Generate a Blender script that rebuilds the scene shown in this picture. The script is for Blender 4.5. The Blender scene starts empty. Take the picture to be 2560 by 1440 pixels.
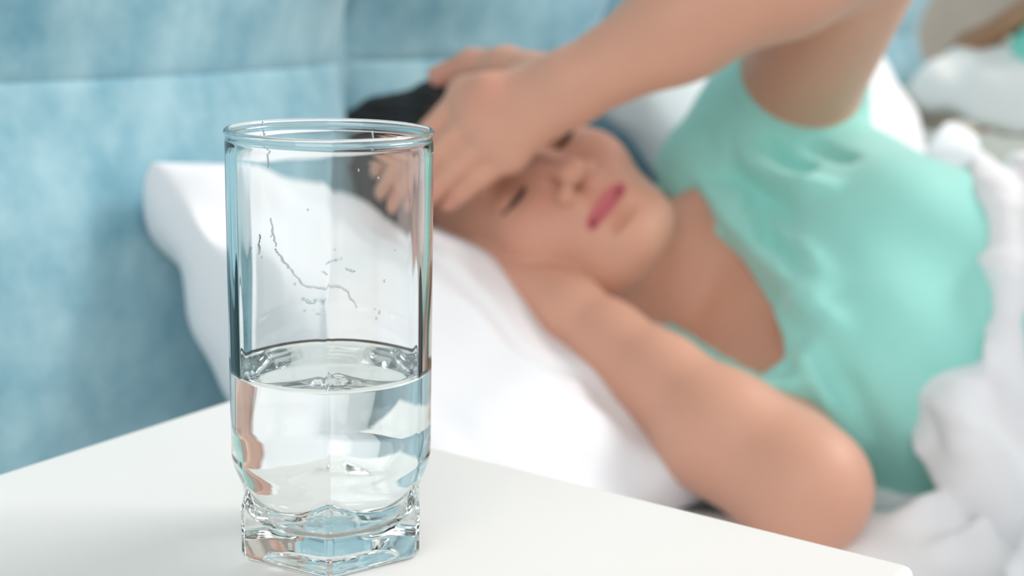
import bpy, math, random
import numpy as np
from mathutils import Matrix, Vector
C = bpy.context.scene.collection
S = bpy.context.scene
random.seed(3)

# ------------------------------------------------------------ camera, world, light, exposure
FPX = 3500.0
TH = math.radians(12.3); RHO = math.radians(1.2)      # pitch and a slight roll
_r0 = np.array([1, 0, 0.]); _u0 = np.array([0, math.sin(TH), math.cos(TH)]); _f0 = np.array([0, math.cos(TH), -math.sin(TH)])
_r1 = _r0*math.cos(RHO)+_u0*math.sin(RHO); _u1 = _u0*math.cos(RHO)-_r0*math.sin(RHO)
QD = np.array([.8315, -.5555]); HD = np.array([.5555, .8315])   # away from the headboard / along it
def rot(v): return np.array([v[0]*QD[0]+v[1]*QD[1], v[0]*HD[0]+v[1]*HD[1], v[2]], float)
C0 = np.array([-.1336, .6550])
CAM = np.array([-(C0@QD), -(C0@HD), .2])
CR = rot(_r1); CU = rot(_u1); CF = rot(_f0)
def W(x, y, d): return CAM + d*(CF + CR*(x-1280)/FPX + CU*(720-y)/FPX)

cam = bpy.data.cameras.new('camera'); co = bpy.data.objects.new('camera', cam); C.objects.link(co)
cam.sensor_width = 36; cam.lens = 36*FPX/2560; cam.clip_start = .02; cam.clip_end = 60
M = Matrix.Identity(4)
for i in range(3):
    M[i][0] = CR[i]; M[i][1] = CU[i]; M[i][2] = -CF[i]; M[i][3] = CAM[i]
co.matrix_world = M
cam.dof.use_dof = True; cam.dof.focus_distance = .478; cam.dof.aperture_fstop = 7.6
S.camera = co

w = bpy.data.worlds.new('world'); S.world = w; w.use_nodes = True
bg = w.node_tree.nodes['Background']; bg.inputs[0].default_value = (1, .995, .985, 1); bg.inputs[1].default_value = .64

def area(name, loc, target, sx, sy, power, col=(1, 1, 1)):
    l = bpy.data.lights.new(name, 'AREA'); l.shape = 'RECTANGLE'; l.size = sx; l.size_y = sy
    l.energy = power; l.color = col
    o = bpy.data.objects.new(name, l); C.objects.link(o); o.location = loc
    o.rotation_euler = (Vector(target)-Vector(loc)).to_track_quat('-Z', 'Y').to_euler()
    return o
tgt = (-.05, .45, .0)
area('window_and_fill_light', tuple(CAM + 3.6*CR + 2.0*CF + np.array([0, 0, 2.7])), tgt, 2.8, 2.2, 240, (1, .985, .96))  # daylight from the window on the right
area('window_and_fill_light', tuple(CAM - 2.2*CF - .6*CR + np.array([0, 0, 1.0])), tgt, 2.2, 1.6, 30, (1, 1, 1))  # added fill behind the camera, brightens camera-facing surfaces; no window known there

S.view_settings.view_transform = 'Standard'; S.view_settings.look = 'None'
S.view_settings.exposure = 0.04; S.view_settings.gamma = 1; S.view_settings.use_curve_mapping = False
cy = S.cycles
cy.use_denoising = True; cy.max_bounces = 16; cy.transmission_bounces = 14; cy.glossy_bounces = 8
cy.diffuse_bounces = 5; cy.caustics_refractive = True; cy.caustics_reflective = True
cy.sample_clamp_indirect = 25; cy.blur_glossy = .3

# ------------------------------------------------------------ helpers
def tag(o, label=None, cat=None, group=None, kind=None):
    if label: o['label'] = label
    if cat: o['category'] = cat
    if group: o['group'] = group
    if kind: o['kind'] = kind
    return o
def mesh_obj(name, V, Fc, mat=None, parent=None, smooth=True):
    me = bpy.data.meshes.new(name)
    V = np.asarray(V, np.float32)
    if isinstance(Fc, np.ndarray) and Fc.ndim == 2:
        n, k = Fc.shape
        me.vertices.add(len(V)); me.vertices.foreach_set('co', V.ravel())
        me.loops.add(n*k); me.loops.foreach_set('vertex_index', Fc.astype(np.int32).ravel())
        me.polygons.add(n); me.polygons.foreach_set('loop_start', np.arange(0, n*k, k, dtype=np.int32))
        me.update(calc_edges=True)
    else:
        me.from_pydata([tuple(map(float, v)) for v in V], [], [tuple(map(int, f)) for f in Fc])
    me.validate()
    if smooth: me.polygons.foreach_set('use_smooth', [True]*len(me.polygons))
    if mat: me.materials.append(mat)
    o = bpy.data.objects.new(name, me); C.objects.link(o)
    if parent: o.parent = parent
    return o
def empty(name, loc=(0, 0, 0)):
    o = bpy.data.objects.new(name, None); C.objects.link(o); o.location = loc; o.empty_display_size = .05
    return o
def child(o, parent):                        # parent keeping world coordinates of the mesh data
    o.parent = parent; o.matrix_parent_inverse = Matrix.Translation(parent.location).inverted()
    return o
def box(name, lo, hi, mat, bevel=.003, parent=None, seg=3):
    x0, y0, z0 = lo; x1, y1, z1 = hi
    V = [(x0,y0,z0),(x1,y0,z0),(x1,y1,z0),(x0,y1,z0),(x0,y0,z1),(x1,y0,z1),(x1,y1,z1),(x0,y1,z1)]
    Fc = [(0,3,2,1),(4,5,6,7),(0,1,5,4),(1,2,6,5),(2,3,7,6),(3,0,4,7)]
    o = mesh_obj(name, V, Fc, mat, None, smooth=bevel > 0)
    if parent: child(o, parent)
    if bevel > 0:
        m = o.modifiers.new('bevel', 'BEVEL'); m.width = bevel; m.segments = seg; m.limit_method = 'ANGLE'
        n = o.modifiers.new('wn', 'WEIGHTED_NORMAL'); n.keep_sharp = True
    return o
def grid_faces(nu, nv, wrap=False):
    F_ = []
    for i in range(nu if wrap else nu-1):
        for j in range(nv-1):
            a = i*nv+j; b = ((i+1) % nu)*nv+j
            F_.append((a, b, b+1, a+1))
    return np.array(F_)
def tube(name, pts, rad, mat, parent=None, n=10):
    pts = [np.array(p, float) for p in pts]; V = []; F_ = []
    if not hasattr(rad, '__len__'): rad = [rad]*len(pts)
    up = np.array([.13, .21, .97])
    for i, p in enumerate(pts):
        t = pts[min(i+1, len(pts)-1)]-pts[max(i-1, 0)]; t /= np.linalg.norm(t)+1e-9
        a = np.cross(t, up); a /= np.linalg.norm(a)+1e-9; b = np.cross(t, a)
        for k in range(n):
            c = 2*math.pi*k/n; V.append(p+rad[i]*(a*math.cos(c)+b*math.sin(c)))
    for i in range(len(pts)-1):
        for k in range(n):
            k2 = (k+1) % n
            F_.append((i*n+k, i*n+k2, (i+1)*n+k2, (i+1)*n+k))
    F_.append(tuple(range(n-1, -1, -1))); F_.append(tuple((len(pts)-1)*n+k for k in range(n)))
    o = mesh_obj(name, V, F_, mat)
    if parent: child(o, parent)
    return o

# materials
def mat(name, col, rough=.5, spec=.5, **kw):
    m = bpy.data.materials.new(name); m.use_nodes = True
    p = m.node_tree.nodes['Principled BSDF']
    p.inputs['Base Color'].default_value = (*col, 1); p.inputs['Roughness'].default_value = rough
    p.inputs['Specular IOR Level'].default_value = spec
    for k, v in kw.items(): p.inputs[k.replace('_', ' ')].default_value = v
    return m
def add_noise(m, c1, c2, scale, detail=4, bump=0, bscale=None, rough=.6, lo=.35, hi=.65, stretch=None):
    nt = m.node_tree; N = nt.nodes; L = nt.links; p = N['Principled BSDF']
    tc = N.new('ShaderNodeTexCoord'); mp = N.new('ShaderNodeMapping'); L.new(tc.outputs['Object'], mp.inputs[0])
    if stretch: mp.inputs['Scale'].default_value = stretch
    n = N.new('ShaderNodeTexNoise'); n.inputs['Scale'].default_value = scale; n.inputs['Detail'].default_value = detail
    n.inputs['Roughness'].default_value = rough
    L.new(mp.outputs[0], n.inputs['Vector'])
    r = N.new('ShaderNodeValToRGB'); r.color_ramp.elements[0].position = lo; r.color_ramp.elements[1].position = hi
    r.color_ramp.elements[0].color = (*c1, 1); r.color_ramp.elements[1].color = (*c2, 1)
    L.new(n.outputs['Fac'], r.inputs[0]); L.new(r.outputs[0], p.inputs['Base Color'])
    if bump:
        n2 = N.new('ShaderNodeTexNoise'); n2.inputs['Scale'].default_value = bscale or scale*4; n2.inputs['Detail'].default_value = 3
        L.new(mp.outputs[0], n2.inputs['Vector'])
        b = N.new('ShaderNodeBump'); b.inputs['Strength'].default_value = bump; b.inputs['Distance'].default_value = .002
        L.new(n2.outputs['Fac'], b.inputs['Height']); L.new(b.outputs[0], p.inputs['Normal'])
    return m, r
M_table = mat('white_laminate', (.86, .855, .84), .38, .4)
add_noise(M_table, (.86, .85, .83), (.885, .875, .855), 6)
M_white = mat('white_paint', (.84, .84, .81), .45)
M_cream = mat('cream_paint', (.80, .79, .70), .45)
M_linen = mat('white_cotton', (.84, .86, .89), .9, .2, Sheen_Weight=.15)
add_noise(M_linen, (.825, .845, .88), (.86, .875, .9), 9, bump=.25, bscale=60)
M_canvas = mat('offwhite_canvas', (.87, .87, .84), .9, .2); add_noise(M_canvas, (.86, .86, .83), (.88, .88, .85), 8)
M_sheet = mat('white_sheet', (.84, .85, .87), .9, .2)
add_noise(M_sheet, (.83, .84, .86), (.86, .87, .885), 7, bump=.25, bscale=50)
M_velvet = mat('blue_velvet', (.22, .45, .56), .85, .15, Sheen_Weight=.35, Sheen_Roughness=.4)
add_noise(M_velvet, (.18, .39, .485), (.42, .635, .70), 20, detail=8, bump=.3, bscale=160, rough=.65, lo=.3, hi=.72, stretch=(1, 1, .8))
M_shirt = mat('mint_jersey', (.20, .64, .55), .8, .2, Sheen_Weight=.8, Sheen_Roughness=.45)
M_shirt.node_tree.nodes['Principled BSDF'].inputs['Sheen Tint'].default_value = (.75, 1, .97, 1)
add_noise(M_shirt, (.31, .71, .64), (.35, .75, .68), 12, bump=.2, bscale=300)
M_hair = mat('dark_hair', (.012, .011, .012), .6, .25)
add_noise(M_hair, (.008, .007, .008), (.03, .022, .02), 60, bump=.6, bscale=90, stretch=(1, 1, 4))
M_wall = mat('greige_wall', (.37, .36, .33), .85); add_noise(M_wall, (.36, .35, .32), (.39, .38, .35), 5, bump=.1, bscale=80)
M_floor = mat('oak_floor', (.45, .33, .22), .5); add_noise(M_floor, (.40, .29, .19), (.52, .39, .27), 8, stretch=(1, 12, 1))
M_brown = mat('tan_leather', (.42, .21, .11), .5); add_noise(M_brown, (.38, .19, .10), (.46, .24, .13), 14)
M_mint2 = mat('mint_cotton', (.26, .74, .62), .85, .2); add_noise(M_mint2, (.25, .72, .60), (.28, .76, .64), 10)
M_metal = mat('brushed_metal', (.6, .6, .6), .3, Metallic=1.0)
M_skin = mat('skin', (.6, .36, .27), .5, .4, Sheen_Weight=.12, Sheen_Roughness=.4, Subsurface_Weight=.12, Subsurface_Scale=.010)
M_skin.node_tree.nodes['Principled BSDF'].inputs['Subsurface Radius'].default_value = (1, .35, .2)
def skin_nodes():
    nt = M_skin.node_tree; N = nt.nodes; L = nt.links; p = N['Principled BSDF']
    at = N.new('ShaderNodeAttribute'); at.attribute_name = 'tint'
    n = N.new('ShaderNodeTexNoise'); n.inputs['Scale'].default_value = 14; n.inputs['Detail'].default_value = 4
    tc = N.new('ShaderNodeTexCoord'); L.new(tc.outputs['Object'], n.inputs['Vector'])
    r = N.new('ShaderNodeValToRGB'); r.color_ramp.elements[0].color = (.92, .92, .92, 1); r.color_ramp.elements[1].color = (1.0, 1.0, 1.0, 1)
    r.color_ramp.elements[0].position = .3; r.color_ramp.elements[1].position = .7
    L.new(n.outputs['Fac'], r.inputs[0])
    mx = N.new('ShaderNodeMix'); mx.data_type = 'RGBA'; mx.blend_type = 'MULTIPLY'; mx.inputs[0].default_value = 1
    L.new(at.outputs['Color'], mx.inputs[6]); L.new(r.outputs[0], mx.inputs[7]); L.new(mx.outputs[2], p.inputs['Base Color'])
skin_nodes()
M_lash = mat('dark_brown_lash', (.04, .022, .016), .6)
def glassmat(name, col, ior, rough=0):
    m = bpy.data.materials.new(name); m.use_nodes = True; N = m.node_tree.nodes; L = m.node_tree.links
    N.remove(N['Principled BSDF'])
    g = N.new('ShaderNodeBsdfGlass'); g.inputs['Color'].default_value = (*col, 1); g.inputs['IOR'].default_value = ior
    g.inputs['Roughness'].default_value = rough
    L.new(g.outputs[0], N['Material Output'].inputs[0]); return m
M_glass = glassmat('clear_glass', (.985, .995, .993), 1.5)
M_water = glassmat('water', (.995, 1, 1), 1.333)

# ------------------------------------------------------------ signed-distance sculpting
class Vol:
    def __init__(s, lo, hi, h):
        s.lo = np.array(lo, float); s.h = h
        s.n = np.ceil((np.array(hi)-s.lo)/h).astype(int)+1
        s.D = np.full(s.n, .05, np.float32)
    def blk(s, lo, hi):
        a = np.clip(np.floor((lo-s.lo)/s.h).astype(int), 0, s.n); b = np.clip(np.ceil((hi-s.lo)/s.h).astype(int)+1, 0, s.n)
        if (b <= a).any(): return None
        ax = [(s.lo[i]+s.h*np.arange(a[i], b[i])).astype(np.float32) for i in range(3)]
        return (slice(a[0], b[0]), slice(a[1], b[1]), slice(a[2], b[2])), np.meshgrid(*ax, indexing='ij', sparse=True)
    def comb(s, sl, d, k, sub=False):
        A = s.D[sl]
        if sub:
            d = -d; hh = np.maximum(k-np.abs(A-d), 0)/k if k > 0 else 0
            s.D[sl] = np.maximum(A, d) + (hh*hh*k*.25 if k > 0 else 0)
        else:
            hh = np.maximum(k-np.abs(A-d), 0)/k if k > 0 else 0
            s.D[sl] = np.minimum(A, d) - (hh*hh*k*.25 if k > 0 else 0)
    def cap(s, a, b, ra, rb=None, k=.01, sub=False):
        a = np.array(a, float); b = np.array(b, float); rb = ra if rb is None else rb
        m = max(ra, rb)+.05
        r = s.blk(np.minimum(a, b)-m, np.maximum(a, b)+m)
        if r is None: return
        sl, (X, Y, Z) = r; ab = b-a; L2 = max(ab@ab, 1e-12)
        t = np.clip(((X-a[0])*ab[0]+(Y-a[1])*ab[1]+(Z-a[2])*ab[2])/L2, 0, 1)
        d = np.sqrt((X-a[0]-t*ab[0])**2+(Y-a[1]-t*ab[1])**2+(Z-a[2]-t*ab[2])**2)-(ra+t*(rb-ra))
        s.comb(sl, d, k, sub)
    def chain(s, pts, rs, k=.01, sub=False):
        for i in range(len(pts)-1): s.cap(pts[i], pts[i+1], rs[i], rs[i+1], k, sub)
    def ell(s, c, r, ax=None, k=.01, sub=False):
        c = np.array(c, float); r = np.array(r, float); ax = np.eye(3) if ax is None else np.array(ax)
        e = np.sqrt(((ax*r[:, None])**2).sum(0))+.05
        q = s.blk(c-e, c+e)
        if q is None: return
        sl, (X, Y, Z) = q; X = X-c[0]; Y = Y-c[1]; Z = Z-c[2]
        k0 = 0; k1 = 0
        for i in range(3):
            u = X*ax[i][0]+Y*ax[i][1]+Z*ax[i][2]
            k0 = k0+(u/r[i])**2; k1 = k1+(u/r[i]**2)**2
        k0 = np.sqrt(k0); k1 = np.sqrt(k1)+1e-9
        s.comb(sl, k0*(k0-1)/k1, k, sub)
    def grid(s):
        return np.meshgrid(*[(s.lo[i]+s.h*np.arange(s.n[i])).astype(np.float32) for i in range(3)], indexing='ij', sparse=True)
    def mesh(s, name, mat, smooth_iter=2):
        V, Q = surface_nets(s.D, s.lo, s.h)
        V = relax(V, Q, smooth_iter)
        return mesh_obj(name, V, Q, mat)
def surface_nets(D, lo, h):
    D = D.copy()
    for a in range(3):
        for e in (0, -1):
            q = [slice(None)]*3; q[a] = e; D[tuple(q)] = np.maximum(D[tuple(q)], .001)      # close what reaches the border
    B = D < 0; nx, ny, nz = D.shape
    cnt = np.zeros((nx-1, ny-1, nz-1), np.int8)
    for i in (0, 1):
        for j in (0, 1):
            for k in (0, 1): cnt += B[i:nx-1+i, j:ny-1+j, k:nz-1+k]
    act = np.argwhere((cnt > 0) & (cnt < 8)); del cnt
    idx = np.full((nx-1, ny-1, nz-1), -1, np.int32); idx[tuple(act.T)] = np.arange(len(act))
    co = np.array([(i, j, k) for i in (0, 1) for j in (0, 1) for k in (0, 1)])
    val = [D[tuple((act+c).T)] for c in co]
    acc = np.zeros((len(act), 3)); n = np.zeros(len(act))
    for a in range(8):
        for b in range(a+1, 8):
            if np.abs(co[a]-co[b]).sum() != 1: continue
            x = (val[a] < 0) != (val[b] < 0)
            t = val[a]/(val[a]-val[b]+1e-20)
            p = co[a]+(co[b]-co[a])*t[:, None]
            acc[x] += p[x]; n[x] += 1
    V = lo+h*(act+acc/n[:, None])
    Q = []
    for ax in range(3):
        s0 = [slice(1, -1)]*3; s1 = [slice(1, -1)]*3
        s0[ax] = slice(0, -1); s1[ax] = slice(1, None)
        a = B[tuple(s0)]; b = B[tuple(s1)]
        e = np.argwhere(a != b)
        off = np.ones(3, int); off[ax] = 0; e = e+off
        fl = B[tuple(e.T)]
        u, v = [(1, 2), (2, 0), (0, 1)][ax]
        du = np.zeros(3, int); du[u] = 1; dv = np.zeros(3, int); dv[v] = 1
        q = np.stack([idx[tuple(p.T)] for p in (e-du-dv, e-dv, e, e-du)], 1)
        q[~fl] = q[~fl][:, ::-1]
        Q.append(q)
    Q = np.concatenate(Q); Q = Q[(Q >= 0).all(1)]
    return V, Q
def relax(V, Q, it, lam=.5):
    for _ in range(it):
        for l in (lam, -.52*lam/.5):
            A = np.zeros_like(V); n = np.zeros(len(V))
            for a, b in ((0, 1), (1, 2), (2, 3), (3, 0)):
                for p, q in ((a, b), (b, a)):
                    for c in range(3): A[:, c] += np.bincount(Q[:, p], V[Q[:, q], c], len(V))
                    n += np.bincount(Q[:, p], minlength=len(V))
            V = V+l*(A/np.maximum(n, 1)[:, None]-V)
    return V
def wav(X, Y, Z, d, f, ph=0, warp=.0):      # smooth directional fold pattern
    s = (X*d[0]+Y*d[1]+Z*d[2])*f+ph
    return np.sin(s+warp*np.sin(X*7.1+Y*5.3+1.3*ph)+warp*np.cos(Z*9.7-Y*4.1+ph))

# ------------------------------------------------------------ the room
def struct(o): o['kind'] = 'structure'; return o
struct(box('floor', (-.42, -2.2, -.60), (3.4, 3.0, -.55), M_floor, 0))
struct(box('wall_headboard', (-.44, -2.2, -.55), (-.34, 3.0, 2.1), M_wall, 0))
struct(box('wall_far', (-.34, 2.9, -.55), (3.4, 3.0, 2.1), M_wall, 0))
struct(box('baseboard_far', (-.34, 2.88, -.55), (3.4, 2.9, -.45), M_white, .004))

# ------------------------------------------------------------ bed with tufted headboard
HBX = -.235
bed = tag(empty('bed', (.8, .85, -.55)), 'wide bed with pale blue tufted velvet headboard and white mattress', 'bed')
hb = child(box('headboard', (-.33, -.49, -.54), (HBX-.055, 1.86, .60), M_velvet, .01), bed)
zs = [-.47, -.27, .134, .585]; ys = [-.455, -.01, .418, .83, 1.22, 1.86]
for a in range(len(ys)-1):
    for b in range(len(zs)-1):
        y0, y1, z0, z1 = ys[a], ys[a+1], zs[b], zs[b+1]; n = 64
        t = np.linspace(0, 1, n); t = .5-.5*np.cos(math.pi*t)
        Y, Z = np.meshgrid(y0+(y1-y0)*t, z0+(z1-z0)*t, indexing='ij')
        sv = np.minimum(Y-y0, y1-Y); sh = np.minimum(Z-z0, z1-Z)
        pv = 1-np.exp(-sv/(.020+.060*np.exp(-(sh/.06)**2))); ph = 1-np.exp(-sh/.10); pn = 1-np.exp(-sh/.004)
        X = HBX-.058+.066*pv*(.80+.20*ph)+.0022*pn*np.minimum(1, sv/.01)
        X = X+.0022*np.sin(Y*31+Z*13+a)*np.exp(-sh/.05)*pv
        # silhouette of each cushion swells sideways away from the pinched corners
        sw = .026*np.sin(math.pi*np.clip((Z-z0)/(z1-z0), 0, 1))**.6
        cc = (Y-(y0+y1)/2)/((y1-y0)/2)
        Y = Y+sw*np.sign(cc)*np.abs(cc)**3*(pv)*.9
        V = np.stack([X, Y, Z], -1).reshape(-1, 3)
        # turn the rim back into the slab
        F_ = grid_faces(n, n)
        o = mesh_obj('upholstered_panel', V, F_, M_velvet)
        m = o.modifiers.new('s', 'SOLIDIFY'); m.thickness = .012; m.offset = -1
        o.parent = hb; o.matrix_parent_inverse = hb.matrix_world.inverted() @ Matrix.Identity(4)
        o.matrix_parent_inverse = Matrix.Translation(bed.location).inverted() @ Matrix.Identity(4) if False else Matrix.Identity(4)
MZ = -.172
child(box('mattress', (-.22, .035, -.38), (1.78, 1.42, MZ-.006), M_sheet, .03, seg=4), bed)
child(box('bed_frame', (-.23, .03, -.47), (1.80, 1.43, -.38), M_white, .01), bed)
for x in (-.15, 1.7):
    for y in (.1, 1.36): child(box('leg', (x-.03, y-.03, -.55), (x+.03, y+.03, -.47), M_white, .004), bed)

# sheet: height field with creases
def SZ(px, py):
    r = CF+CR*(px-1280)/FPX+CU*(720-py)/FPX; return (CAM+r*((MZ-CAM[2])/r[2]))[:2]
def sheet():
    nx, ny = 420, 380
    X, Y = np.meshgrid(np.linspace(-.235, 1.15, nx), np.linspace(.03, 1.43, ny), indexing='ij')
    Z = MZ+.004+0*X
    Z += .004*np.sin(14*X+23*Y+1.5*np.sin(9*X))+.003*np.sin(41*X-17*Y+2*np.sin(7*Y))
    Z += .016*np.exp(-((Y-.33-.5*(X-.05)-.02*np.sin(12*X))/.03)**2)*np.exp(-((X-.10)/.2)**2)
    Z += .010*np.exp(-((Y-.22-.8*(X-.0))/.022)**2)*np.exp(-((X-.05)/.15)**2)
    Z += .012*np.exp(-((Y-.46+.3*(X-.25)+.02*np.sin(22*X))/.014)**2)*np.exp(-((X-.27)/.09)**2)
    Z += .010*np.exp(-((Y-.40+.5*(X-.28)+.02*np.sin(17*X))/.012)**2)*np.exp(-((X-.30)/.09)**2)
    for a, b, am, wd in (((2150, 1275), (2420, 1225), .018, .009), ((2190, 1330), (2620, 1290), -.010, .010), ((2200, 1390), (2640, 1345), .018, .010),
                         ((2230, 1250), (2400, 1330), .016, .007), ((2300, 1430), (2600, 1400), .010, .007), ((1180, 1130), (1500, 1010), .012, .010), ((1150, 1090), (1420, 960), -.010, .010)):
        p0 = SZ(*a); p1 = SZ(*b); L = np.linalg.norm(p1-p0); t_ = (p1-p0)/L
        aa = (X-p0[0])*t_[0]+(Y-p0[1])*t_[1]; bb = (Y-p0[1])*t_[0]-(X-p0[0])*t_[1]+.004*np.sin(aa*70)
        Z += am*np.exp(-(bb/wd)**2)*np.clip(aa/(.2*L), 0, 1)*np.clip((L-aa)/(.2*L), 0, 1)
    e = np.clip((.055-Y)/.025, 0, 1); Z -= .03*e*e
    V = np.stack([X, Y, Z], -1).reshape(-1, 3)
    o = mesh_obj('bed_sheet', V, grid_faces(nx, ny), M_sheet)
    m = o.modifiers.new('s', 'SOLIDIFY'); m.thickness = .002; m.offset = 1
    tag(o, 'rumpled white fitted sheet covering the mattress beneath the woman', 'sheet')
sheet()

# ------------------------------------------------------------ pillows
def pillow(name, corners, thick, label, dents=(), creases=(), seed=0, bow=.05, pw=.42, n=120, belly=1.):
    A, B, Cc, D = [np.array(c, float) for c in corners]     # A(-,-) B(+,-) C(+,+) D(-,+)
    t = np.sin(np.linspace(-math.pi/2, math.pi/2, n)); u, v = np.meshgrid(t, t, indexing='ij')
    ub = u*(1-bow*(1-v*v)); vb = v*(1-bow*(1-u*u))
    P = (((1-ub)*(1-vb))[..., None]*A+((1+ub)*(1-vb))[..., None]*B+((1+ub)*(1+vb))[..., None]*Cc+((1-ub)*(1+vb))[..., None]*D)/4
    nrm = np.cross(B-A, D-A); nrm /= np.linalg.norm(nrm)
    T = thick*(np.maximum(1-u*u, 0)**pw)*(np.maximum(1-v*v, 0)**pw)
    wr = (.004*np.sin(9*u+3*v+seed+1.5*np.sin(3*v))+.003*np.sin(-5*u+13*v+2*np.sin(4*u)+seed)+.0022*np.sin(17*u+11*v+seed))
    edge = np.exp(-(1-np.abs(u))/.12)+np.exp(-(1-np.abs(v))/.12)
    wr = wr*(.6+.8*edge)*(T > 1e-5)
    top = P+nrm*(T+wr*np.minimum(1, T/.01))[..., None]
    T2 = thick*(np.maximum(1-u*u, 0)**.3)*(np.maximum(1-v*v, 0)**.3)
    bot = P-nrm*((T2*belly+wr*np.minimum(1, T/.01)))[..., None]
    for c, r, d in dents:
        c = np.array(c)
        q = np.linalg.norm((top-c)[..., :2], axis=-1)
        top[..., 2] -= d*np.exp(-(q/r)**2)
    bot[..., 2] = np.minimum(bot[..., 2], top[..., 2])
    for p0, p1, am, wd in creases:
        p0 = np.array(p0); p1 = np.array(p1); L = np.linalg.norm(p1-p0); t_ = (p1-p0)/L
        a = (top[..., :2]-p0)@t_; b = (top[..., :2]-p0)@np.array([-t_[1], t_[0]])
        b = b+.006*np.sin(a*60)
        top[..., 2] += am*np.exp(-(b/wd)**2)*np.clip(a/(.25*L), 0, 1)*np.clip((L-a)/(.25*L), 0, 1)
    V = np.concatenate([top.reshape(-1, 3), bot.reshape(-1, 3)])
    V[:, 2] = np.maximum(V[:, 2], MZ+.006); V[:, 0] = np.maximum(V[:, 0], HBX+.012)
    f = grid_faces(n, n); f2 = f[:, ::-1]+n*n
    o = mesh_obj(name, V, np.concatenate([f, f2]), M_linen)
    m = o.modifiers.new('w', 'WELD'); m.merge_threshold = .0002
    tag(o, label, 'pillow')
    return o
pillow('pillow', [(-.205, .135, .084), (.0, .133, -.155), (.15, .62, -.155), (-.20, .645, -.03)], .045,
       'large white pillow under the woman\'s head, its corner leaning on the blue headboard',
       dents=[((-.12, .46, 0), .11, .026), ((-.02, .37, 0), .07, .02)], seed=1, belly=2.5, n=170,
       creases=[((-.16, .26), (.02, .36), -.008, .010), ((-.13, .23), (.05, .34), .007, .012), ((-.10, .17), (.06, .24), -.007, .012), ((-.02, .18), (.09, .33), .006, .012)])
pillow('pillow', [(-.20, .64, .150), (.02, .69, -.12), (.0, 1.20, -.12), (-.20, 1.26, .205)], .075,
       'white pillow on the far side of the bed, seen beneath the raised forearm', seed=4)

# ------------------------------------------------------------ nightstand
ns = tag(empty('nightstand', (.176, -.2, -.55)), 'white bedside table carrying the glass of water in the foreground', 'table')
child(box('tabletop', (0, -.42, -.022), (.337, 0, 0), M_table, .004, seg=4), ns)
child(box('cabinet_body', (.008, -.41, -.52), (.322, -.008, -.022), M_table, .002), ns)
for k in range(2):
    z = -.27-.24*k
    d = child(box('drawer', (.322, -.40, z), (.334, -.018, z+.228), M_table, .002), ns)
    kb = tube('knob', [(.334, -.21, z+.114), (.346, -.21, z+.114), (.358, -.21, z+.114)], [.006, .006, .013], M_metal)
    kb.parent = d; kb.matrix_parent_inverse = Matrix.Identity(4)
for x in (.04, .30):
    for y in (-.38, -.04): child(box('leg', (x-.015, y-.015, -.55), (x+.015, y+.015, -.52), M_table, .002), ns)

# ------------------------------------------------------------ glass of water
def gnd(x, y):
    r = CF+CR*(x-1280)/FPX+CU*(720-y)/FPX
    return CAM-r*(CAM[2]/r[2])
G = gnd(832, 1352); GX, GY = float(G[0]), float(G[1])
ga = math.atan2(CAM[1]-GY, CAM[0]-GX)+math.radians(-2)
GH = .1503; GR = .0355
def sm(a, b, x): t = np.clip((x-a)/(b-a), 0, 1); return t*t*(3-2*t)
def hexr(phi, apo, rnd=.0):
    d = np.abs(((phi+math.pi/6) % (math.pi/3))-math.pi/6)     # 0 at a vertex .. 30deg at mid-facet
    h = apo/np.cos(math.pi/6-d)
    vert = apo/math.cos(math.pi/6)
    return np.minimum(h, vert-rnd+(vert-rnd)*0) if rnd else h
def r_out(phi, z):
    body = GR-.0042*sm(.036, .020, z)-.012*sm(.015, 0, z)
    foot = np.minimum(hexr(phi, .0311), .0352)-.0030*sm(.018, .030, z)**1.2-.02*sm(.027, .037, z)
    foot = foot-.0022*(1-np.clip(z/.0035, 0, 1))**2
    k = .0012; hh = np.maximum(k-np.abs(body-foot), 0)/k
    return np.maximum(body, foot)+hh*hh*k*.25
def r_in(phi, z):
    r = GR-.0020-.0042*sm(.036, .020, z)
    hx = hexr(phi, r*math.cos(math.pi/6))
    wgt = .02+.06*sm(.110, .080, z)
    rdg = .00026*(.12+.88*sm(.115, .085, z))*np.exp(-(np.abs(((phi+math.pi/6) % (math.pi/3))-math.pi/6)/.045)**2)*sm(.148, .140, z)
    rr = r*(1-wgt)+hx*wgt+rdg
    return rr
FLOOR = .0105
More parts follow.
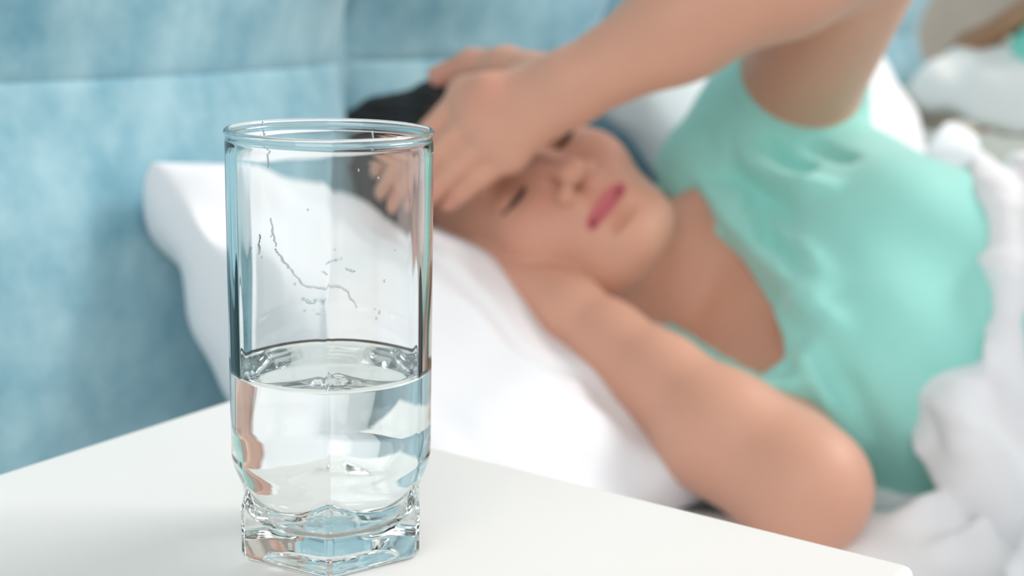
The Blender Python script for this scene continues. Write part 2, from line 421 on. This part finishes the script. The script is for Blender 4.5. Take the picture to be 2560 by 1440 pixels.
def glass():
    n = 432; ph = np.arange(n)*2*math.pi/n
    rings = []
    zo = np.concatenate([np.linspace(.0004, .036, 46), np.linspace(.040, GH-.0045, 26)])
    rings.append(np.stack([.001*np.cos(ph), .001*np.sin(ph), 0*ph+.0022], -1))
    for q in (.3, .6, .8, .9):
        r = r_out(ph, .0)*q
        rings.append(np.stack([r*np.cos(ph), r*np.sin(ph), 0*ph+.0022*(1-sm(.55, .92, q))], -1))
    r = r_out(ph, .0)*.965; rings.append(np.stack([r*np.cos(ph), r*np.sin(ph), 0*ph], -1))
    for z in zo:
        r = r_out(ph, z); rings.append(np.stack([r*np.cos(ph), r*np.sin(ph), 0*ph+z], -1))
    rc = GR-.00085; tr = .00122
    for a in np.linspace(-70, 230, 18):     # fire-polished rim bead
        aa = math.radians(a); r = rc+tr*math.cos(aa); z = GH-tr+tr*math.sin(aa)
        rings.append(np.stack([r*np.cos(ph), r*np.sin(ph), 0*ph+z], -1))
    for z in np.concatenate([np.linspace(GH-.004, .034, 60), np.linspace(.032, FLOOR+.010, 12)]):
        r = r_in(ph, z); rings.append(np.stack([r*np.cos(ph), r*np.sin(ph), 0*ph+z], -1))
    for a in np.linspace(4, 90, 14):        # rounded inside floor
        aa = math.radians(a); b = r_in(ph, FLOOR+.010)
        r = b-.010*1.2*(1-math.cos(aa)); z = FLOOR+.010-.010*math.sin(aa)+.0006
        rings.append(np.stack([r*np.cos(ph), r*np.sin(ph), 0*ph+z], -1))
    rb = r
    for q in (.8, .6, .4, .2, .03):
        rings.append(np.stack([rb*q*np.cos(ph), rb*q*np.sin(ph), 0*ph+FLOOR+.0006*q+.0002*math.cos(q*3)], -1))
    V = np.concatenate(rings); m = len(rings)
    F_ = [(i*n+k, i*n+(k+1) % n, (i+1)*n+(k+1) % n, (i+1)*n+k) for i in range(m-1) for k in range(n)]
    F_ += [tuple(range(n-1, -1, -1)), tuple((m-1)*n+k for k in range(n))]
    return V, F_
gt = tag(empty('drinking_glass', (GX, GY, 0)), 'tall clear glass tumbler with a thick six-sided foot, standing on the white table', 'glass')
gt.rotation_euler = (0, 0, ga)
V, F_ = glass(); tumbler = mesh_obj('tumbler', V, F_, M_glass, gt)
WL = .0664
def water():
    n = 432; ph = np.arange(n)*2*math.pi/n; rings = []
    e = .00012
    rings.append(np.stack([.0005*np.cos(ph), .0005*np.sin(ph), 0*ph+FLOOR-.0001], -1))
    b = r_in(ph, FLOOR+.010)
    rb = b-.012
    for q in (.03, .2, .4, .6, .8):
        rings.append(np.stack([rb*q*np.cos(ph), rb*q*np.sin(ph), 0*ph+FLOOR-e+.0006*q+.0002*math.cos(q*3)], -1))
    for a in np.linspace(90, 4, 14):
        aa = math.radians(a); r = b-.012*(1-math.cos(aa))+e; z = FLOOR+.010-.010*math.sin(aa)+.0006-e
        rings.append(np.stack([r*np.cos(ph), r*np.sin(ph), 0*ph+z], -1))
    for z in np.concatenate([np.linspace(FLOOR+.0115, .034, 10), np.linspace(.036, WL+.0012, 16)]):
        r = r_in(ph, z)+e; rings.append(np.stack([r*np.cos(ph), r*np.sin(ph), 0*ph+z], -1))
    b = r_in(ph, WL)
    for dr, dz in ((.0003, .0009), (.0007, .00055), (.0013, .0003), (.0022, .0001), (.0035, 0), (.008, 0), (.016, 0), (.024, 0), (.0305, 0)):
        r = b-dr; rings.append(np.stack([r*np.cos(ph), r*np.sin(ph), 0*ph+WL+dz], -1))
    V = np.concatenate(rings); m = len(rings)
    F_ = [(i*n+k, i*n+(k+1) % n, (i+1)*n+(k+1) % n, (i+1)*n+k) for i in range(m-1) for k in range(n)]
    F_ += [tuple(range(n-1, -1, -1)), tuple((m-1)*n+k for k in range(n))]
    return V, F_
V, F_ = water()
wt = mesh_obj('water', V, F_, M_water); wt.location = (GX, GY, 0); wt.rotation_euler = (0, 0, ga)
tag(wt, 'clear still water filling the lower half of the tumbler', 'water')

# water films and droplets clinging to the inside of the tumbler (phi measured from the front ridge)
def wall_pt(deg, z, inset=.0):
    p = math.radians(deg); r = float(r_in(np.array([p]), z)[0])-inset
    return np.array([r*math.cos(p), r*math.sin(p), z])
def trickle(pts, wd):
    P = []
    for i in range(len(pts)-1):
        for t in np.linspace(0, 1, 7)[:-1]:
            P.append([pts[i][0]+(pts[i+1][0]-pts[i][0])*t, pts[i][1]+(pts[i+1][1]-pts[i][1])*t])
    P.append(pts[-1]); n = len(P)
    Q = [wall_pt(a+.5*math.sin(i*1.7), z+.0002*math.sin(i*2.3)) for i, (a, z) in enumerate(P)]
    rr = [wd*(.25+.75*math.sin(math.pi*min(1, (i+.3)/(n-.4)))**.5)*(1+.25*math.sin(i*1.9)) for i in range(n)]
    rr = [x*1.3 for x in rr]; o = tube('water_streak', Q, rr, M_water, None, 8); o.parent = gt
    return o
for pts, wd in [
    ([(152, .094), (160, .088), (172, .087), (180, .0885), (188, .0865), (196, .0795)], .00038),
    ([(140, .1035), (148, .097), (153, .0935)], .00035),
    ([(158, .0835), (164, .0815), (170, .0835)], .00055),
    ([(174, .0965), (181, .0975), (186, .0985)], .00035),
    ([(170, .0935), (176, .0925)], .00035), ([(188, .0945), (194, .0935)], .0004),
    ([(133, .150), (134, .138), (136, .133)], .0003), ([(137, .115), (139, .108), (141, .104)], .0003),
    ([(206, .147), (206, .136)], .0003), ([(211, .139), (211, .136)], .0003), ([(40, .118), (41, .111)], .0003)]:
    # angles run clockwise seen from above in the photograph's far wall
    trickle([(360-a, z) for a, z in pts], wd)
dm = None
for i in range(26):
    a = random.uniform(110, 245); z = random.uniform(.074, .146); r = random.uniform(.00018, .0005)
    if dm is None:
        n1, n2 = 8, 12; V = []
        for p in range(n1+1):
            for k in range(n2):
                th = math.pi*p/n1; c = 2*math.pi*k/n2
                V.append((math.sin(th)*math.cos(c), math.sin(th)*math.sin(c), math.cos(th)))
        F_ = [(p*n2+k, (p+1)*n2+k, (p+1)*n2+(k+1) % n2, p*n2+(k+1) % n2) for p in range(n1) for k in range(n2)]
        o = mesh_obj('water_droplet', V, F_, M_water, gt); dm = o.data
    else:
        o = bpy.data.objects.new('water_droplet', dm); C.objects.link(o); o.parent = gt
    o.location = wall_pt(a, z); o.rotation_euler = (0, 0, math.radians(a)); o.scale = (r*.55, r, r*random.uniform(.9, 1.9))

# ------------------------------------------------------------ the woman
def basis(F, Lh):                       # rows: left, forward, up of a body part
    F = F/np.linalg.norm(F); L = Lh-F*(Lh@F); L /= np.linalg.norm(L)
    return np.array([L, F, np.cross(F, L)])
def cs(v): return CR*v[0]+CU*v[1]-CF*v[2]        # camera-aligned direction to world
av = np.array([.82, -.57, 0]); ev = np.array([.57, .82, 0])
HB_ = basis(cs(np.array([0, 0, 1.])+.34*ev-.20*av), cs(ev))
HO = W(1327, 403, 1.06)-HB_[1]*.070
def hp(l, f, u): return HO+HB_[0]*l+HB_[1]*f+HB_[2]*u

LS = W(1955, 290, 1.19); RS = W(1815, 985, 1.10)
MS = (LS+RS)/2
TL = (LS-RS)/np.linalg.norm(LS-RS)
TF = np.cross(TL, np.array([-1, .05, .10])); TF /= np.linalg.norm(TF)
TB = np.array([TL, TF, np.cross(TF, TL)])
def tp(l, f, u): return MS+TB[0]*l+TB[1]*f+TB[2]*u

LW = W(1432, 215, .985); LE = W(2210, -215, .95)       # raised left wrist, elbow
RW = W(1425, 775, 1.035); RE = W(2008, 1222, .93)      # right wrist, elbow
vol = Vol((-.28, .24, -.19), (.50, .86, .33), .003)
def torso(v, off=0.0):
    e = lambda c, r, k=.03: v.ell(tp(*c), np.array(r)+off, TB, k)
    e((-.055, -.02, -.14), (.125, .085, .16)); e((-.012, .0, -.06), (.112, .060, .085))
    e((-.012, .034, -.115), (.058, .050, .062), .03); e((-.098, .040, -.120), (.060, .052, .064), .03)
    e((-.07, -.04, -.29), (.078, .055, .13)); e((-.04, -.05, -.47), (.12, .085, .14), .05)
    v.cap(tp(.045, -.020, .075), LS, .026+off, .042+off, .03)
    v.cap(tp(.03, -.01, .005), LS, .05+off, .050+off, .03); v.cap(tp(-.03, -.01, .0), RS, .05+off, .052+off, .03)
torso(vol)
tv = vol.D.copy()
# arms
v = Vol(vol.lo, vol.lo+(vol.n-1)*vol.h, vol.h)      # arms and hands in a field of their own
LM = LE+(LW-LE)*.30; LM2 = LE+(LW-LE)*.65
v.cap(LS, LE, .053, .043, .03)
v.chain([LE, LM, LM2, LW], [.040, .044, .035, .0255], .02)
RM = W(1795, 1078, .965); RM2 = W(1650, 947, .995); RM3 = W(1520, 845, 1.02)
v.cap(RS, RE, .050, .042, .03)
v.chain([RE, RM, RM2, RM3, RW], [.0405, .0405, .0295, .0240, .0215], .02)
# left hand on the forehead (back of the hand towards the camera)
def hand(Wr, mcp, tips, mids, thumb, rp=.0122, rf=.0079, k=.002):
    for m in mcp: v.cap(Wr, m, .019, rp, .014)
    for i in range(3): v.cap(mcp[i], mcp[i+1], rp, rp, .010)
    for i in range(4):
        v.chain([mcp[i], mids[i][0], mids[i][1], tips[i]], [rp*.92, rf*1.08, rf, rf*.82], k)
    v.chain(thumb, [.019, .0135, .0105, .0085], .008)
mcp = [W(1165, 238, 1.003), W(1192, 290, .996), W(1228, 340, .996), W(1272, 385, 1.003)]
tips = [W(985, 425, 1.035), W(1000, 480, 1.025), W(1045, 515, 1.022), W(1120, 508, 1.025)]
mids = []
for a, b in zip(mcp, tips):
    up = -CF*.008
    mids.append((a+(b-a)*.46+up, a+(b-a)*.76+up*.7))
hand(LW, mcp, tips, mids, [W(1350, 195, 1.005), W(1265, 165, 1.03), W(1180, 160, 1.05), W(1095, 190, 1.065)])
v.cap(W(1215, 232, .99), W(1212, 236, .99), .0135, k=.01)
# right hand under the cheek, palm up
d = (W(1235, 668, 1.075)-RW)
mcp = [W(1225, 625, 1.10), W(1205, 640, 1.085), W(1190, 660, 1.072), W(1180, 685, 1.062)]
mcp = [W(1215, 600, 1.125), W(1213, 618, 1.105), W(1210, 640, 1.088), W(1222, 668, 1.073)]
tips = [W(1010, 520, 1.17), W(990, 535, 1.15), W(1000, 560, 1.13), W(1030, 590, 1.115)]
mids = [(a+(b-a)*.46+np.array([0, 0, -.006]), a+(b-a)*.76+np.array([0, 0, -.006])) for a, b in zip(mcp, tips)]
hand(RW, mcp, tips, mids, [W(1400, 690, 1.08), W(1330, 640, 1.12), W(1270, 590, 1.15), W(1210, 550, 1.17)], rp=.0135)
arms = v; v = vol
# neck
v.chain([hp(0, -.035, -.04), hp(0, -.03, -.09), tp(0, -.005, .02)], [.052, .050, .056], .025)
v.cap(tp(.02, .045, .035), tp(.12, .02, .03), .010, .008, .02)      # collar bones
v.cap(tp(-.02, .045, .035), tp(-.12, .02, .025), .010, .008, .02)
# head
he = lambda c, r, k=.02, sub=False: v.ell(hp(*c), r, HB_, k, sub)
he((0, -.025, .032), (.073, .093, .084)); he((0, .012, -.025), (.064, .062, .080), .03)
he((0, .028, -.078), (.043, .044, .034), .03); he((0, .058, -.098), (.020, .018, .017), .02)
for s in (1, -1):
    he((s*.037, .044, -.034), (.027, .026, .028), .02)
    v.cap(hp(s*.045, -.005, -.055), hp(s*.026, .045, -.092), .022, .018, .02)
    he((s*.069, -.012, -.012), (.007, .016, .028), .006)             # ear
v.cap(hp(-.032, .064, .020), hp(.032, .064, .020), .012, k=.014)     # brow ridge
for s in (1, -1):
    he((s*.031, .086, -.000), (.0185, .019, .015), .012, True)
    he((s*.031, .058, -.003), (.0145, .0135, .0125), .006)           # closed lids
v.chain([hp(0, .066, .008), hp(0, .081, -.014), hp(0, .096, -.034)], [.0075, .0075, .0090], .009)
he((0, .097, -.037), (.0105, .0095, .009), .005)
for s in (1, -1):
    he((s*.0135, .083, -.041), (.0075, .010, .0075), .005)
he((0, .060, -.066), (.030, .020, .022), .02)                        # muzzle
for s in (1, -1): he((s*.0072, .089, -.0485), (.0042, .0058, .0045), .002, True)
lipc = []
for i in range(9):
    t = (i-4)/4; lipc.append((t*.0225, .0785-.0125*t*t))
for i in range(8):
    (a, fa), (b, fb) = lipc[i], lipc[i+1]; tt = abs((i-3.5)/4)
    r = .0036*(1-.55*tt**2)
    v.cap(hp(a, fa-.0015, -.0655-.001*tt), hp(b, fb-.0015, -.0655-.001*tt), r, k=.004)
    v.cap(hp(a, fa-.0012, -.0722+.003*tt), hp(b, fb-.0012, -.0722+.003*tt), r*1.2, k=.004)
for i in range(8):
    (a, fa), (b, fb) = lipc[i], lipc[i+1]
    v.cap(hp(a, fa+.005, -.0685), hp(b, fb+.005, -.0685), .0022, k=.003, sub=True)
he((0, .078, -.083), (.016, .006, .004), .006, True)                 # hollow below the lip
X, Y, Z = vol.grid()
rr_ = np.sqrt((X-HO[0])**2+(Y-HO[1])**2+(Z-HO[2])**2)
kk = (.003+.030*np.clip((rr_-.15)/.06, 0, 1)).astype(np.float32)
hh = np.maximum(kk-np.abs(vol.D-arms.D), 0)/kk
vol.D = np.minimum(vol.D, arms.D)-hh*hh*kk*.25
del rr_, kk, hh, X, Y, Z, arms
X, Y, Z = vol.grid(); vol.D = np.maximum(vol.D, (MZ+.007)-Z).astype(np.float32); v = vol
woman = tag(empty('person', tuple(map(float, tp(0, 0, -.1)))), 'woman in a mint green T-shirt lying on her side, eyes closed, hand on forehead', 'person')
body = child(vol.mesh('body', M_skin, 2), woman)
def tint(o):
    me = o.data; n = len(me.vertices); co_ = np.empty(n*3, np.float32); me.vertices.foreach_get('co', co_); P = co_.reshape(-1, 3)
    q = (P-HO)@HB_.T; l, f, u = q.T
    base = np.array([.67, .355, .25]); col = np.tile(base, (n, 1))
    def mix(m, c): 
        nonlocal col
        col = col*(1-m[:, None])+np.array(c)*m[:, None]
    g = lambda c, r: np.exp(-(((l-c[0])/r[0])**2+((f-c[1])/r[1])**2+((u-c[2])/r[2])**2))
    mix(.35*g((.04, .055, -.035), (.025, .03, .025))+.35*g((-.04, .055, -.035), (.025, .03, .025)), (.66, .27, .21))
    mix(.30*g((0, .09, -.03), (.018, .02, .03)), (.66, .27, .21))
    mix(.7*g((.031, .07, .005), (.019, .02, .013))+.7*g((-.031, .07, .005), (.019, .02, .013)), (.42, .18, .10))
    lw = np.clip(1-(np.abs(l)/.0245)**2, 0, 1)
    cu = -.0685
    m = np.clip((.0075*lw**.5-np.abs(u-cu))/.002+.5, 0, 1)*(f > .05)*(np.abs(l) < .0255)*(lw > 0)
    mix(m*.9, (.55, .12, .15))
    # reddish finger tips and knuckles
    for t_ in (W(1215, 232, .98), W(1100, 190, 1.055), W(1150, 170, 1.05), W(1110, 508, 1.015), W(1045, 515, 1.015), W(2160, 1290, .93)):
        r = np.linalg.norm(P-t_, axis=1); mix(.3*np.exp(-(r/.018)**2), (.66, .25, .19))
    at = me.color_attributes.new('tint', 'FLOAT_COLOR', 'POINT')
    at.data.foreach_set('color', np.concatenate([col, np.ones((n, 1))], 1).astype(np.float32).ravel())
tint(body)
# eyelashes, eyebrows
for s in (1, -1):
    pts = [hp(s*(.031+t*.0155), .0715-.0055*t*t-(.003 if t > .5 else 0), -.0075-.0035*(1-t*t)) for t in np.linspace(-1, 1, 11)]
    child(tube('eyelashes', pts, [.0011+.0011*math.sin(math.pi*i/10) for i in range(11)], M_lash), woman)
    pts = [hp(s*(.031+t*.019), .0745-.008*((t+.3)**2)*(1 if t > -.3 else .3), .0215+.003*(1-t*t)) for t in np.linspace(-1, 1, 11)]
    child(tube('eyebrow', pts, [.0008+.0012*math.sin(math.pi*i/10)**.7 for i in range(11)], M_lash), woman)
# hair
hv = Vol(HO-.20, HO+.20, .003)
hv.ell(hp(0, -.028, .042), (.088, .104, .100), HB_, .01)
hv.ell(hp(0, -.075, -.02), (.062, .05, .06), HB_, .03)
hv.chain([hp(-.02, -.06, .07), W(965, 375, 1.165), W(885, 398, 1.175), W(815, 415, 1.18)], [.055, .040, .028, .014], .02)
X, Y, Z = hv.grid()
q = [(X-HO[0])*HB_[i][0]+(Y-HO[1])*HB_[i][1]+(Z-HO[2])*HB_[i][2] for i in range(3)]
cut = (q[1]-.036)-1.15*(q[2]-.062)-.10*np.minimum(np.abs(q[0]), .07)+.012
hv.D = hv.D+.0008*np.sin(q[0]*420+5*np.sin(q[2]*40))
hv.D = np.maximum(hv.D, cut*.65)
child(hv.mesh('hair', M_hair, 1), woman)
del hv
# ------------------------------------------------------------ T-shirt
sv = Vol(vol.lo, vol.lo+(vol.n-1)*vol.h, vol.h); sv.D = tv-.010
sl = (LE-LS)/np.linalg.norm(LE-LS); sr = (RE-RS)/np.linalg.norm(RE-RS)
X, Y, Z = sv.grid()
tq = [(X-MS[0])*TB[i][0]+(Y-MS[1])*TB[i][1]+(Z-MS[2])*TB[i][2] for i in range(3)]
def folds(c, w, d0, d1, amp, wid, curve=0):
    # a crease running from d0 to d1 on the chest plane (torso l,u coordinates)
    d0 = np.array(d0); d1 = np.array(d1); t_ = d1-d0; L = np.linalg.norm(t_); t_ /= L; n_ = np.array([-t_[1], t_[0]])
    a = (tq[0]-d0[0])*t_[0]+(tq[2]-d0[1])*t_[1]; b = (tq[0]-d0[0])*n_[0]+(tq[2]-d0[1])*n_[1]
    b = b-curve*np.sin(np.pi*np.clip(a/L, 0, 1))
    e = np.clip(a/(.2*L), 0, 1)*np.clip((L-a)/(.3*L), 0, 1)
    return amp*e*np.exp(-(b/wid)**2)
def chest(px, py, f=.07):               # a photograph point carried onto the chest plane, as (l, u)
    r = CF+CR*(px-1280)/FPX+CU*(720-py)/FPX
    o = MS+TB[1]*f; t_ = ((o-CAM)@TB[1])/(r@TB[1]); p = CAM+r*t_-MS
    return np.array([p@TB[0], p@TB[2]])
cr = [((1770, 330), (1905, 560), -.010, .007, -.002), ((1830, 325), (2010, 440), -.008, .007, -.006), ((1860, 520), (2120, 780), -.006, .011, .006), ((1960, 760), (2160, 900), -.005, .011, .004), ((1745, 300), (1880, 470), .012, .006, -.004), ((1785, 400), (1960, 640), .010, .006, .004), ((1900, 330), (2040, 415), .010, .006, -.008), ((1830, 560), (2060, 800), .007, .010, .01), ((1800, 400), (2020, 640), .008, .008, .01), ((1760, 440), (2100, 800), -.012, .010, -.01), ((1700, 450), (2060, 900), .007, .008, .0),
      ((1840, 330), (2060, 420), .008, .006, -.012), ((1830, 370), (2120, 500), -.010, .008, -.01), ((1990, 330), (2160, 420), .006, .006, .0),
      ((1720, 420), (1900, 620), -.010, .006, .0), ((2020, 980), (2180, 1000), .004, .01, 0), ((2010, 900), (2120, 1100), -.008, .010, 0), ((2080, 900), (2200, 1100), .004, .012, 0)]
front = np.clip((tq[1]+.02)/.03, 0, 1)
dd = 0
for a, b, am, wd, cv in cr: dd = dd+folds(0, 0, chest(*a), chest(*b), am*(1.7 if am < 0 else 1.2), wd, cv)
dd = np.clip(dd*front, -.013, .009); sv.D = np.where(sv.D < .02, sv.D+dd, sv.D); del dd
sv.D = sv.D+.0012*wav(X, Y, Z, (30, 20, 25), 2.2, 0, 2.0)
# sleeve hems
def hem(P0, dr, r):
    s_ = (X-P0[0])*dr[0]+(Y-P0[1])*dr[1]+(Z-P0[2])*dr[2]
    rad = np.sqrt(np.maximum((X-P0[0])**2+(Y-P0[1])**2+(Z-P0[2])**2-s_*s_, 0))
    return s_, rad
def sleeve(P0, dr, L, r0, r1):
    s_, rad = hem(P0, dr, 0)
    d_ = np.maximum(rad-(r0+(r1-r0)*np.clip(s_/L, 0, 1))+.0015*np.sin(s_*240+3*np.sin(Z*60)), np.maximum(s_-L, -s_-.02))
    k = .022; hh = np.maximum(k-np.abs(sv.D-d_), 0)/k
    sv.D = np.minimum(sv.D, d_)-hh*hh*k*.25
sv.cap(tp(.085, -.01, .05), LS, .044, .058, .03); sv.cap(tp(.058, .022, .045), tp(.10, .015, -.01), .042, .046, .03)
sleeve(LS, sl, .060, .058, .054); sleeve(RS, sr, .12, .055, .053)
sv.D = np.where(tv < .012, np.minimum(sv.D, vol.D-.0035), sv.D)      # never let the skin show through a crease
# neck opening
poly = [chest(*p) for p in ((1560, 230, .04), (1600, 340, .05), (1640, 455, .055), (1730, 535, .055), (1810, 608, .05), (1886, 690, .03), (1952, 798, .04), (1992, 892, .045), (1996, 944, .045), (1946, 998, .045), (1800, 905, .03), (1672, 816, .02), (1567, 763, 0), (1480, 720, 0), (1200, 500, 0), (1300, 200, 0))]
def poly_sd(px, py, P):
    d = None; inside = None
    for i in range(len(P)):
        a = P[i]; b = P[(i+1) % len(P)]; e = b-a
        wx, wy = px-a[0], py-a[1]; t_ = np.clip((wx*e[0]+wy*e[1])/(e@e), 0, 1)
        q_ = (wx-e[0]*t_)**2+(wy-e[1]*t_)**2; d = q_ if d is None else np.minimum(d, q_)
        c1 = (py >= a[1]) != (py >= b[1]); xx = a[0]+(py-a[1])/((b[1]-a[1]) or 1e-9)*e[0]
        h_ = c1 & (px < xx); inside = h_ if inside is None else inside ^ h_
    return np.where(inside, -1, 1)*np.sqrt(d)
ps = poly_sd(tq[0], tq[2], poly)
opening = np.maximum(ps, -(tq[1]+.008))
back = np.sqrt(tq[0]**2+(tq[1]+.01)**2)+np.zeros_like(tq[2])-.056; back = np.maximum(back, -(tq[2]-.02))
sv.D = np.maximum(sv.D, -np.minimum(opening, back)*.9)
sv.D = np.maximum(sv.D, (MZ+.005)-Z).astype(np.float32)
child(sv.mesh('t_shirt', M_shirt, 2), woman)
del sv, X, Y, Z, tq, ps, opening, back, tv

# ------------------------------------------------------------ duvet
dv = Vol((.05, .26, -.20), (.95, 1.45, .16), .004)
def fold(pts, rs, k=.03): dv.chain([np.array(p) for p in pts], rs, k)
# puffed roll of duvet beside the elbow, then over hips and towards the far side
fold([W(2400, 978, .97), W(2500, 968, .965), W(2660, 970, .96)], [.015, .019, .02], .008)
fold([W(2318, 1028, .972), W(2372, 1000, .965), W(2440, 985, .965)], [.008, .014, .017], .010)
fold([W(2345, 1085, .965), W(2385, 1040, .965), W(2450, 1010, .965)], [.014, .02, .02], .012)
fold([W(2350, 1120, .96), W(2430, 1185, .95), W(2600, 1240, .93)], [.020, .031, .035], .014)
fold([W(2520, 1090, .99), W(2720, 1110, .98)], [.046, .055], .02)
fold([W(2450, 1000, .95), W(2540, 1075, .935), W(2680, 1110, .92)], [.012, .014, .016], .010)
fold([W(2410, 1030, .94), W(2425, 1110, .935), W(2500, 1160, .925)], [.012, .015, .012], .012)
fold([W(2550, 1300, .93), W(2640, 1320, .915), W(2760, 1350, .9)], [.018, .026, .03], .014)
fold([W(2545, 1425, .86), W(2680, 1390, .85), W(2900, 1380, .84)], [.012, .026, .03], .012)
fold([tp(-.15, .045, -.235), tp(-.10, .062, -.222), tp(-.04, .064, -.212), tp(.02, .045, -.198), tp(.06, .01, -.175), tp(.085, -.04, -.13)], [.012, .014, .015, .014, .014, .014], .008)
fold([tp(-.17, .05, -.27), tp(-.05, .055, -.255), tp(.03, .03, -.24), tp(.08, -.03, -.20)], [.028, .030, .028, .025], .010)
fold([tp(-.17, .06, -.33), tp(-.05, .05, -.32), tp(.05, .02, -.30), tp(.10, -.05, -.26)], [.035, .040, .035, .03], .014)
fold([tp(-.1, .075, -.27), tp(.02, .06, -.32)], [.012, .014], .012)
fold([W(2420, 470, 1.33), W(2330, 400, 1.42), W(2240, 330, 1.52)], [.035, .035, .03], .03)
dv.ell(tp(-.04, -.05, -.47), (.165, .135, .17), TB, .03); dv.ell(tp(-.075, -.045, -.345), (.105, .082, .12), TB, .03)
dv.cap(tp(-.15, .042, -.25), tp(.0, .040, -.235), .022, k=.01); dv.cap(W(2600, 1320, .92), W(2620, 1230, .93), .024, k=.02)
dv.cap(tp(0, -.02, -.50), tp(.02, -.02, -.72), .13, .11, .04)
dv.ell((.55, .80, -.08), (.38, .36, .15), None, .04)
dv.ell((.40, 1.15, -.13), (.38, .30, .06), None, .05)
X, Y, Z = dv.grid()
dv.D = dv.D+.006*wav(X, Y, Z, (9, 14, 5), 2.2, 1, 1.6)+.004*wav(X, Y, Z, (20, -9, 12), 1.8, 2, 2.0)+.002*wav(X, Y, Z, (30, 22, -25), 2.0, 3, 2.2)
ax_ = [dv.lo[i]+dv.h*np.arange(dv.n[i]) for i in range(3)]
def ridge(d, f, ph, warp): return (1-np.abs(wav(X, Y, Z, d, f, ph, warp)))**3
dv.D = dv.D-.007*ridge((14, 22, 9), .8, .4, 2.6)-.005*ridge((26, -12, 20), .7, 2.1, 2.9)-.002*ridge((-20, 34, 30), 1., 1.2, 3.2)+.003
dv.D = np.maximum(dv.D, (MZ+.004)-Z).astype(np.float32)
o = dv.mesh('duvet', M_linen, 3)
tag(o, 'crumpled white duvet heaped over the woman\'s waist and beside her elbow', 'duvet')
del dv, X, Y, Z

# ------------------------------------------------------------ armchair beyond the bed
fc = tag(empty('armchair', (.03, 1.72, -.55)), 'white painted armchair with a tan armrest beyond the bed, at the upper right', 'chair')
for x in (-.225, .27):
    for y in (1.53, 2.0): child(box('leg', (x, y, -.55), (x+.032, y+.032, .05 if x < 0 else -.02), M_cream, .005), fc)
child(box('seat_rail', (-.225, 1.532, -.065), (.302, 1.558, .004), M_cream, .005), fc)
child(box('seat_rail', (-.225, 2.0, -.075), (.302, 2.026, -.018), M_cream, .005), fc)
child(box('seat', (-.215, 1.55, -.07), (.29, 2.005, -.035), M_white, .005), fc)
child(box('backrest', (-.225, 1.56, -.03), (-.20, 2.0, .06), M_cream, .006), fc)
ar = child(tube('armrest', [(-.212, 2.0, -.02), W(2385, 150, 2.12), W(2420, 108, 2.08), W(2480, 84, 2.05), W(2560, 32, 2.0), W(2680, -20, 1.94), W(2760, 60, 1.9), (.28, 2.0, -.02)], .019, M_brown, None, 14), fc)
ar['label'] = 'tan armrest'
o = pillow('cushion', [(-.185, 1.54, .065), (.16, 1.53, .02), (.16, 1.86, .05), (-.185, 1.86, .11)], .066,
       'plump white cushion resting on the armchair seat', seed=7, pw=.3)
o['category'] = 'cushion'; o.data.materials.clear(); o.data.materials.append(M_canvas)
o = pillow('cushion', [W(2500, 190, 2.02), W(2720, 260, 1.88), W(2740, 30, 1.92), W(2560, 62, 2.05)], .035,
       'mint green cushion standing behind the plump white cushion', seed=9)
o.data.materials.clear(); o.data.materials.append(M_mint2); o['category'] = 'cushion'
